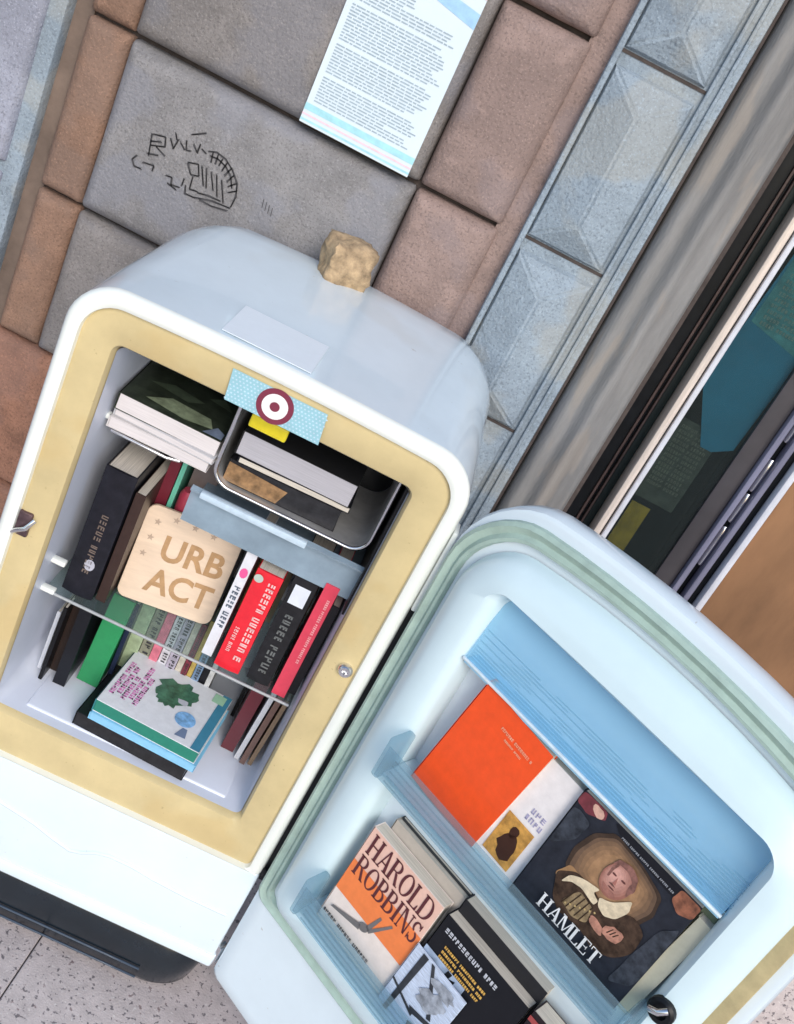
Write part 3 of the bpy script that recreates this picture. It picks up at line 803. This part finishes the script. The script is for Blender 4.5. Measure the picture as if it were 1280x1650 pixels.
F(blob([(.030, .072), (.052, .092), (.080, .092), (.105, .082), (.128, .108), (.150, .100), (.155, .07), (.14, .045), (.115, .035), (.09, .042), (.06, .036), (.045, .045)], .002), 2, cm('brown painted coat', (.075, .045, .03), var=.7, scale=80))
F(blob([(.056, .050), (.066, .078), (.090, .074), (.094, .052), (.075, .044)], .0015), 3, cm('gold painted doublet', (.24, .17, .09), var=.6, scale=110))
F(blob([(.042, .068), (.046, .084), (.062, .094), (.084, .100), (.080, .090), (.090, .086), (.088, .078), (.066, .082), (.052, .078)], .0008), 4, cm('cream painted collar', (.66, .55, .38), var=.3, scale=90))
F(blob([(.088, .092), (.104, .100), (.119, .121), (.124, .106), (.116, .086), (.104, .078), (.092, .082)], .0008), 4, MATS['cream painted collar'])
for k in range(7):
    f = 1 - k * .11
    F(ell(.092 - k * .0009, .124 + k * .0007, .0195 * f, .0255 * f, 28, -12, .01), 5 + k * .12, cm('painted face tone %s' % 'abcdefg'[k], (.30 + k * .052, .125 + k * .034, .09 + k * .03), var=.15, scale=160))
F(blob([(.076, .138), (.080, .148), (.096, .153), (.110, .146), (.114, .130), (.110, .118), (.106, .126), (.106, .138), (.096, .144), (.084, .143)], .001), 6, cm('painted brown hair', (.22, .10, .08), var=.5, scale=120))
F(blob([(.079, .112), (.084, .104), (.094, .102), (.102, .106), (.098, .110), (.088, .110)], .0008), 6, cm('painted short beard', (.30, .13, .10), var=.4, scale=120))
F(ell(.085, .129, .0032, .0014, 10), 7, cm('dark painted brow', (.12, .04, .035)))
F(ell(.098, .130, .0032, .0014, 10), 7, MATS['dark painted brow'])
F([(.0905, .129), (.0935, .119), (.089, .1185)], 7, cm('painted nose shadow', (.38, .15, .12)))
F(ell(.0915, .1125, .0045, .001, 10), 7, MATS['dark painted brow'])
F(blob([(.0785, .120), (.0775, .134), (.081, .143), (.0835, .142), (.081, .132), (.0815, .122)], .0003), 6, MATS['painted brown hair'])
F(blob([(.0845, .1165), (.0895, .1185), (.0955, .1165), (.091, .1152)], .0002), 7, MATS['painted brown hair'])
for k in range(7): F(ell(.062 + k * .0055, .052 + .0034 * k, .0014, .0014, 8), 5, cm('gold painted button', (.50, .36, .16)))
for k in range(5): F([(.057 + k * .007, .048), (.0585 + k * .007, .048), (.0645 + k * .0065, .076), (.063 + k * .0065, .076)], 4, cm('dark painted fold', (.06, .035, .02)))
for k in range(3): F([(.118 + k * .004, .066 + k * .001), (.1195 + k * .004, .066 + k * .001), (.123 + k * .004, .076), (.122 + k * .004, .076)], 5, MATS['dark painted fold'])
F(ell(.125, .070, .014, .009, 16, 25, .14), 4, cm('ruddy painted hands', (.42, .20, .14), var=.45, scale=80))
F(ell(.104, .062, .012, .006, 16, -20, .14), 4, MATS['ruddy painted hands'])
F(blob([(.0, .160), (.0, .178), (.036, .178), (.040, .168), (.018, .156)]), 1, cm('dark red drapery', (.16, .03, .04), var=.5))
F(ell(.028, .170, .010, .006, 12, -30, .2), 2, cm('small painted hand', (.60, .36, .28), var=.4))
F(blob([(.150, .178), (.178, .178), (.178, .158), (.162, .150), (.148, .160)]), 3, cm('rust drapery', (.24, .09, .05), var=.6, scale=90))
F(blob([(.0, .09), (.026, .12), (.030, .15), (.010, .155), (.0, .15)], .002), 1, cm('slate painted curtain', (.05, .058, .075), var=.6, scale=70))
F(blob([(.15, .02), (.178, .04), (.178, .14), (.16, .12), (.155, .07)], .002), 1, MATS['slate painted curtain'])
lt, wd_ = serif_tris('HAMLET', .0205, 1.0)
polys('lettering', on_front(lt, .036, .021, 8), WINK, b)
ln = scribble_marks(rnd, .080, .0026, .2, .3)
polys('lettering', on_front(ln, .066, .168, 4, -2), mat('grey blue ink', (.40, .42, .46), .5), b)
OLIV = cm('olive green cover', (.16, .20, .13), var=.2)
b = book('olive green book behind the dark portrait paperback in the upper door bin', .050, .012, .172, OLIV, PAGES, DOOR, (.474, -.016, FZ), (-3, 2, 0))
b = book('slim cream book at the free end of the upper door bin', .020, .018, .165, cm('cream cover', (.45, .45, .36)), PAGES, DOOR, (.506, -.028, FZ), (-3, 3, 0))

FZ2 = .3955
PEACH = cm('peach cover', (.78, .50, .40)); ORG2 = cm('orange cover band', (.84, .22, .06)); IV = cm('ivory cover', (.80, .70, .64))
b = book('orange and cream HAROLD ROBBINS paperback, leftmost in the lower door bin', .142, .022, .185, IV, PAGES, DOOR, (.139, -.050, FZ2), (-4, 0, 0))
polys('cover_band', on_front([q(.0005, .120, .1415, .1845)], 0, 0), PEACH, b)
polys('cover_band', on_front([q(.0005, .064, .1415, .122)], 0, 0, 2), ORG2, b)
l1, w1 = serif_tris('HAROLD', .036, .62); sx = .128 / w1
polys('lettering', on_front([[(a * sx, z) for a, z in P] for P in l1], .008, .144, 3), mat('dark maroon ink', (.10, .02, .025), .5), b)
l1, w1 = serif_tris('ROBBINS', .036, .62); sx = .130 / w1
polys('lettering', on_front([[(a * sx, z) for a, z in P] for P in l1], .007, .103, 3), MATS['dark maroon ink'], b)
STEEL = cm('steel pen grey', (.16, .15, .15))
polys('cover_picture', on_front([[(.010, .034), (.013, .039), (.062, .056), (.064, .046)], ell(.068, .056, .009, .007, 14, 30), [(.070, .060), (.080, .092), (.084, .091), (.077, .058)], [(.074, .058), (.100, .098), (.103, .096), (.079, .056)]], 0, 0, 4), STEEL, b)
polys('lettering', on_front(scribble_marks(rnd, .100, .006, .22, .3), .004, .018, 3, 0), INK, b)
b = book('cream leaved paperback behind the orange and cream one in the lower door bin', .140, .020, .200, cm('grey cream cover', (.50, .44, .38)), PAGES, DOOR, (.150, -.026, FZ2), (-4, 0, 0))
b = book('thin dark book at the very back of the lower door bin', .138, .006, .203, cm('charcoal cover', (.05, .055, .06)), PAGES, DOOR, (.152, -.014, FZ2), (-3, 0, 0))
BLK = cm('black glossy cover', (.014, .015, .02), rough=.25)
b = book('black paperback with yellow and white lettering in the lower door bin', .150, .024, .184, BLK, PAGES, DOOR, (.290, -.050, FZ2), (-4, 0, 0))
YI = mat('golden ink', (.75, .45, .10), .5)
polys('lettering', on_front(scribble_marks(rnd, .095, .0075, .24, .25, 12), .010, .162, 2), mat('pale grey ink', (.55, .57, .62), .5), b)
for k in range(3): polys('lettering', on_front(scribble_marks(rnd, .075, .0045, .3, .2, 9), .022, .143 - k * .0085, 2, 0), YI, b)
polys('cover_picture', on_front([q(.0, .04, .075, .125)], 0, 0), cm('pale blue photo', (.34, .42, .55), var=.5, scale=40), b)
polys('cover_picture', on_front([[(.03, .05), (.036, .05), (.052, .124), (.044, .124)], [(.002, .06), (.004, .055), (.07, .066), (.07, .070)], [(.03, .105), (.06, .12), (.058, .10)]], 0, 0, 2), BLACK, b)
b = book('thick cream leaved paperback behind the black one in the lower door bin', .150, .022, .205, cm('black back cover', (.03, .03, .035)), PAGES, DOOR, (.292, -.0245, FZ2), (-2, 0, 0))
b = book('blue and white leaflet with dark photo shapes, in front of the black paperback', .095, .003, .118, cm('pale stripe sheet', (.52, .60, .74), var=.4, scale=60, stretch=(1, 1, 14)), PAGESW, DOOR, (.281, -.0545, FZ2), (-3, 1, 0), name='leaflet', cat='leaflet')
polys('cover_picture', on_front([[(.012, .0), (.019, .0), (.024, .117), (.014, .117)], [(.0, .05), (.0, .046), (.05, .028), (.05, .033)], [(.03, .117), (.036, .117), (.075, .05), (.068, .048)], [(.04, .04), (.09, .05), (.092, .044), (.045, .032)], [(.05, .02), (.085, .03), (.086, .022), (.052, .012)]], 0, 0), cm('charcoal photo shapes', (.05, .055, .065), var=.4), b)
polys('cover_picture', on_front([ell(.060, .072, .022, .016, 18, 30, .25), ell(.066, .10, .02, .01, 14, 0, .3)], 0, 0, 2), cm('grey photo shapes', (.30, .33, .38), var=.6, scale=70), b)
b = book('dark book with a red edge, right end of the lower door bin', .075, .030, .192, cm('black red cover', (.03, .02, .025)), PAGES, DOOR, (.446, -.050, FZ2), (-3, 0, 0))
polys('lettering', on_front(scribble_marks(rnd, .05, .008, .2), .01, .16, 1), WINK, b)
polys('cover_band', on_front([q(.0, .176, .074, .184)], 0, 0), cm('brick red band', (.35, .06, .06)), b)

# ------------------------------------------------------------------ BOOKS IN THE FRIDGE
SZ = .565
def spine_book(label, u1, t, h, w, m, d=.075, z=SZ, lean=0, pages=PAGES, **k):
    """spine faces the viewer; u1 is its right edge"""
    return book(label, w, t, h, m, pages, FRIDGE, (u1, d, z), (0, 0, 90) if not lean else (lean, 0, 90), **k)
# spine-out frame: local y -> -u, so a positive lean (about local x -> depth) tips the top to the right
REDC = cm('bright red cover', (.72, .02, .035), rough=.25)
whiteb = spine_book('white spined book with a pink dot, between the wooden board and the bright red book', .070, .016, .205, .14, cm('white spine', (.68, .69, .74)), d=.082, lean=0)
polys('lettering', on_spine(scribble_marks(rnd, .075, .009, .25), .012, .135, 1), mat('slate ink', (.10, .13, .18), .5), whiteb)
polys('spine_mark', on_spine([ell(-.0, 0, .009, .006, 12)], .008, .160, 1), cm('pink dot', (.75, .10, .30)), whiteb)
b = spine_book('thick bright red book with white spine lettering standing on the glass shelf', .118, .040, .186, .135, REDC, d=.072, bow=.002, pages=PAGES)
polys('lettering', on_spine(scribble_marks(rnd, .150, .011, .22, .3, 7), .017, .172, 8), mat('pale pink ink', (.80, .50, .50), .5), b)
polys('lettering', on_spine(scribble_marks(rnd, .045, .006, .22), .033, .08, 8), MATS['pale pink ink'], b)
polys('spine_mark', on_spine([ell(0, 0, .007, .007, 14)], .033, .172, 8), cm('grey green seal', (.45, .52, .46)), b)
b = spine_book('black book with a blank white spine label, right of the bright red one', .166, .036, .205, .14, cm('black cloth cover', (.02, .02, .024), var=.3, rough=.6), d=.076, bow=.002)
polys('spine_label', on_spine([q(0, -.024, .034, .0)], .006, .188, 8), cm('white label', (.66, .70, .78)), b)
polys('lettering', on_spine(scribble_marks(rnd, .115, .012, .22, .35), .024, .135, 8), mat('dull grey ink', (.13, .14, .14), .6), b)
b = spine_book('slim crimson book, second from the right on the glass shelf', .195, .021, .215, .13, cm('crimson cover', (.62, .05, .09)), d=.068)
polys('lettering', on_spine(scribble_marks(rnd, .12, .004, .2), .009, .19, 1), MATS['pale pink ink'], b)
b = spine_book('dark grey book at the right wall of the fridge, partly hidden by the crimson one', .2085, .012, .175, .13, cm('charcoal spine', (.03, .03, .035)), d=.085)
b = spine_book('beige paperback behind the bright red book', .126, .030, .205, .10, cm('beige cover', (.42, .36, .24)), d=.225, pages=PAGES)
for (nm, c_, uu, tt, hh, dd) in (('ochre paperback', (.40, .26, .08), .082, .018, .19, .22), ('navy paperback', (.03, .05, .12), .150, .020, .215, .225), ('brown paperback', (.14, .08, .05), .172, .018, .222, .215), ('green backed paperback', (.05, .12, .06), .200, .020, .21, .212)):
    spine_book(nm + ' in the back row of the glass shelf', uu, tt, hh, .08, cm(nm + ' cover', c_), d=dd)
# left group
b = spine_book('very thick black hardback with cream page tops, leftmost on the glass shelf', -.126, .048, .226, .16, cm('black leatherette', (.018, .018, .026), var=.3, rough=.35), d=.080, hard=True, bow=.004)
polys('lettering', on_spine(scribble_marks(rnd, .10, .010, .2), .028, .15, 12), mat('faint brown ink', (.16, .12, .10), .5), b)
polys('spine_mark', on_spine([ell(0, 0, .010, .008, 12)], .020, .06, 12), mat('pale grey mark', (.42, .42, .48), .5), b)
b = spine_book('dark brown book squeezed beside the very thick black hardback', -.108, .015, .20, .15, cm('dark brown cover', (.06, .035, .03)), d=.088)
b = spine_book('dark red book behind the wooden board', -.092, .016, .226, .12, cm('dark red cover', (.17, .02, .035)), d=.172)
b = spine_book('thin mint green book beside the dark red one', -.083, .007, .238, .12, cm('mint green cover', (.16, .55, .40)), d=.170)
b = spine_book('taupe book standing at the back behind the wooden board', -.036, .040, .238, .10, cm('taupe cover', (.20, .16, .15)), d=.200)
c1 = lathe('marker', [(.012, 0), (.0125, -.002)], cm('crimson plastic', (.45, .05, .09)), None, (0, 0, 0)) if False else None
bm = bmesh.new(); add_tube(bm, [(0, 0, 0), (0, 0, .15), (0, 0, .178), (0, 0, .186)], lambda f: .0135 if f < .8 else .010, 16)
c1 = link('canister', bm, cm('crimson plastic', (.45, .05, .09)), None, 40)
c1.matrix_world = FRIDGE.m @ Matrix.Translation((-.066, .180, SZ)); tag(c1, 'small crimson canister peeping over the top edge of the wooden board', 'canister')
bm = bmesh.new(); add_box(bm, -.010, .010, -.010, .010, 0, .196, .004, 3)
c2 = link('box', bm, cm('teal plastic', (.03, .42, .45)), None, 40)
c2.matrix_world = FRIDGE.m @ Matrix.Translation((-.036, .184, SZ)); tag(c2, 'small teal plastic box right of the crimson canister', 'box')
b = book('grey paperback behind the wooden board, under the drip tray', .060, .03, .150, cm('dim grey cover', (.06, .055, .06)), PAGESG, FRIDGE, (-.018, .20, SZ), (0, 0, 0))
# wooden board URB ACT
WOODB = mat('pale birch plywood', (.72, .56, .42), .6, var=.10, scale=14, stretch=(1, 1, 6), bump=.05)
ub = empty('wooden_board', 'pale wooden board with rounded corners lettered URB ACT', 'sign')
ub.matrix_world = FRIDGE.m @ Matrix.Translation((-.104, .118, SZ + .001)) @ Euler((R(-10), R(0), R(10))).to_matrix().to_4x4()
o1 = outline(0, .150, 0, .160, .014, .014)
loft('board', [(o1, .006), (o1, .0007), (outline(.0007, .1493, .0007, .1593, .0135, .0135), 0)], WOODB, ub, True, True)
BURN = mat('laser burnt wood', (.42, .25, .12), .7, var=.2, scale=60)
def fit(ps, x, z, w, h):
    xs = [a for P in ps for a, _ in P]; zs = [b_ for P in ps for _, b_ in P]
    x0, x1, z0, z1 = min(xs), max(xs), min(zs), max(zs)
    return [[(x + (a - x0) / (x1 - x0) * w, -.0006, z + (b_ - z0) / (z1 - z0) * h) for a, b_ in P] for P in ps]
polys('lettering', fit(text_tris('URB', .05, .0012), .040, .078, .098, .042), BURN, ub)
polys('lettering', fit(text_tris('ACT', .05, .0012), .034, .022, .104, .042), BURN, ub)
stars = []
for (x, z) in ((.020, .135), (.045, .147), (.075, .146), (.018, .108), (.016, .080), (.105, .143)):
    stars.append([(x + (.006 if k % 2 == 0 else .0026) * math.sin(k * math.pi / 5), -.0006, z + (.006 if k % 2 == 0 else .0026) * math.cos(k * math.pi / 5)) for k in range(10)])
polys('star', stars, mat('faint star burn', (.44, .33, .25), .7), ub)

# under the shelf, standing on the liner floor
LZ = .367
GRN = cm('bright green cover', (.02, .26, .09))
b = spine_book('bright green book standing on the fridge floor under the glass shelf', -.078, .036, .186, .12, GRN, d=.135, z=LZ, lean=2)
b = spine_book('black folder leaning in the left corner under the glass shelf', -.122, .020, .190, .16, BLK, d=.105, z=LZ, lean=0, name='folder', cat='folder')
b = spine_book('dark brown book between the black folder and the bright green book', -.145, .016, .185, .14, cm('brown black cover', (.04, .025, .02)), d=.13, z=LZ)
b = spine_book('white booklet against the left wall under the glass shelf', -.170, .006, .120, .12, cm('white booklet cover', (.60, .63, .70)), d=.12, z=LZ)
for (lab, cn, cc, uu, tt, hh, dd, ln) in (('slim navy book right of the bright green book', 'slim navy cover', (.02, .03, .07), -.066, .007, .175, .15, 0),
        ('thin black notebook at the far left under the glass shelf', 'notebook cover', (.01, .01, .012), -.158, .006, .150, .098, 0),
        ('slim tan paperback against the right wall under the glass shelf', 'tan slim cover', (.30, .20, .12), .201, .007, .15, .125, 3),
        ('thin black booklet left of the oxblood book', 'booklet black cover', (.01, .01, .012), .141, .006, .17, .215, 0)):
    spine_book(lab, uu, tt, hh, .12, cm(cn, cc), d=dd, z=LZ, lean=ln)
cols = [('pale green paperback', (.34, .42, .26), .026), ('olive grey paperback', (.22, .22, .16), .018), ('rose pink paperback', (.60, .16, .22), .014), ('white paperback with dark print', (.60, .58, .62), .014), ('lilac grey paperback', (.40, .36, .44), .015), ('cream paperback', (.55, .50, .42), .010), ('maroon paperback', (.20, .03, .05), .009), ('yellow ochre paperback', (.50, .36, .10), .008), ('dusty blue paperback', (.16, .24, .36), .012), ('black paperback', (.015, .015, .02), .010), ('dull white paperback', (.5, .5, .5), .008)]
u = -.072
for k, (nm, c_, t_) in enumerate(cols):
    u += t_ + .001
    b = spine_book(nm + ' seen through the glass shelf, behind the flat stack' if k not in (3,) else 'white and dark printed paperback seen through the glass shelf behind the flat stack', u, t_, .178 + .006 * math.sin(k * 2), .13, cm(nm, c_, var=.3, scale=60), d=.178 + .004 * (k % 2), z=LZ)
    if k in (1, 3, 4, 6, 8): polys('lettering', on_spine(scribble_marks(rnd, .13, t_ * .5, .25), t_ * .7, .17, 1), INK, b)
b = spine_book('dark red book standing under the right end of the glass shelf', .165, .022, .165, .13, cm('oxblood cover', (.10, .012, .02)), d=.135, z=LZ, lean=2)
b = spine_book('slim white book under the right end of the glass shelf', .178, .008, .160, .13, cm('white slim cover', (.55, .56, .60)), d=.125, z=LZ, lean=3)
b = spine_book('slim brown book under the right end of the glass shelf', .190, .009, .160, .14, cm('slim brown cover', (.16, .09, .07)), d=.12, z=LZ, lean=3)
# flat stack on the floor
G = 'flat stack'
b = book('black hardback at the bottom of the flat stack', .190, .026, .150, BLK, cm('black page block', (.03, .03, .034), var=.4), FRIDGE, (-.078, .040, LZ + .026), (-90, 0, -4))
b = book('light blue paperback in the flat stack', .180, .014, .150, cm('sky blue cover', (.22, .52, .74)), cm('sky blue page edge', (.24, .52, .74)), FRIDGE, (-.058, .036, LZ + .0405), (-90, 0, -3.5))
TG = cm('dark teal cover', (.03, .20, .22)); 
b = book('white covered book with a pink title and green tree, on top of the flat stack', .176, .024, .146, cm('white cover with tree', (.74, .76, .80)), cm('deep green page edge', (.02, .20, .14)), FRIDGE, (-.058, .040, LZ + .065), (-90, 0, -4), back=TG)
polys('cover_band', on_front([q(.160, 0, .1755, .1455)], 0, 0), cm('petrol blue band', (.06, .24, .36)), b)
PKI = mat('magenta ink', (.66, .22, .50), .5)
for k in range(5): polys('lettering', on_front(scribble_marks(rnd, .085 - .012 * (k % 3), .0078, .26, .22, 9), .015 + .0100 * k, .026 + .008 * (k % 2), 1, 90), PKI, b)
polys('cover_picture', on_front([ell(.094, .098, .034, .026, 26, 10, .22)], 0, 0), cm('dark green tree print', (.05, .15, .09), var=.6, scale=70), b)
polys('cover_picture', on_front([ell(.088, .074, .020, .018, 20, 10, .25)], 0, 0, 2), MATS['dark green tree print'], b)
polys('cover_picture', on_front([ell(.130, .050, .017, .017, 26)], 0, 0, 2), cm('blue globe print', (.22, .45, .75), var=.5, scale=80), b)
polys('cover_picture', on_front([[(.134, .032), (.128, .010), (.146, .012), (.142, .032)]], 0, 0, 1), cm('grey blue print', (.16, .22, .34)), b)
polys('cover_picture', on_front([ell(.112, .082, .010, .007, 14, 0, .2)], 0, 0, 3), cm('pale grey print', (.50, .52, .58)), b)
polys('cover_picture', on_front([q(.148, .118, .168, .140)], 0, 0, 2), cm('soft green print', (.35, .60, .42)), b)

# upper left book on the rack
b = book('white paperback lowest of the loose pile on the wire rack', .148, .017, .165, cm('off white cover', (.60, .57, .56)), PAGESW, FRIDGE, (-.190, .070, .868), (-90, 0, 1))
b = book('thin curling white booklet in the middle of the loose pile on the wire rack', .150, .010, .16, cm('pale grey cover', (.50, .50, .52)), PAGESW, FRIDGE, (-.188, .076, .8785), (-90, 0, -3))
b = book('white leaved paperback with a dark green photo cover, topmost on the wire rack', .150, .026, .165, cm('dark green photo cover', (.035, .045, .03), var=.7, scale=35), PAGESW, FRIDGE, (-.189, .074, .905), (-90, 1.0, 1))
polys('cover_picture', on_front([[(.03, .02), (.06, .05), (.12, .045), (.13, .02), (.09, .01)]], 0, 0), cm('moss green print', (.20, .24, .15), var=.5, scale=50), b)
polys('cover_picture', on_front([[(.02, .07), (.05, .09), (.10, .08), (.08, .06)], [(.10, .10), (.12, .12), (.14, .09)]], 0, 0), cm('shadow green print', (.06, .08, .05), var=.5, scale=50), b)
polys('cover_picture', on_front([[(.12, .002), (.135, .03), (.148, .02), (.148, .002)]], 0, 0, 2), cm('slate blue print', (.16, .20, .28), var=.3), b)
# freezer books
b = book('black covered book lying lower in the freezer tray', .170, .036, .150, cm('black bronze cover', (.02, .02, .024), var=.4), cm('black page edge', (.035, .035, .04), var=.4), FRIDGE, (-.020, .090, .8795), (-90, 0, 1))
polys('page_print', [[(x, y, z) for x, y, z in ((-.0, .004, -.0012), (.09, .010, -.0012), (.08, .034, -.0012), (.0, .034, -.0012))]], cm('bronze brown print', (.26, .15, .07), var=.6, scale=60), b)
b = book('thin black paperback between the two thick books in the freezer tray', .168, .010, .150, BLK, PAGES, FRIDGE, (-.010, .086, .8905), (-90, 0, 2))
b = book('thick grey leaved book on top in the freezer tray', .172, .038, .150, cm('black cover', (.02, .02, .02)), PAGESG, FRIDGE, (-.018, .088, .9285), (-90, 0, 0))
bm = bmesh.new(); add_box(bm, 0, .054, -.003, .003, 0, .020, .0028, 3)
yt = link('tag', bm, cm('bright yellow plastic', (.80, .66, .02)), None, 40)
yt.matrix_world = FRIDGE.m @ Matrix.Translation((-.014, .060, .952)) @ Matrix.Rotation(R(0), 4, 'Y'); tag(yt, 'bright yellow tag under the roundel sticker', 'tag')
bpy.context.view_layer.update()
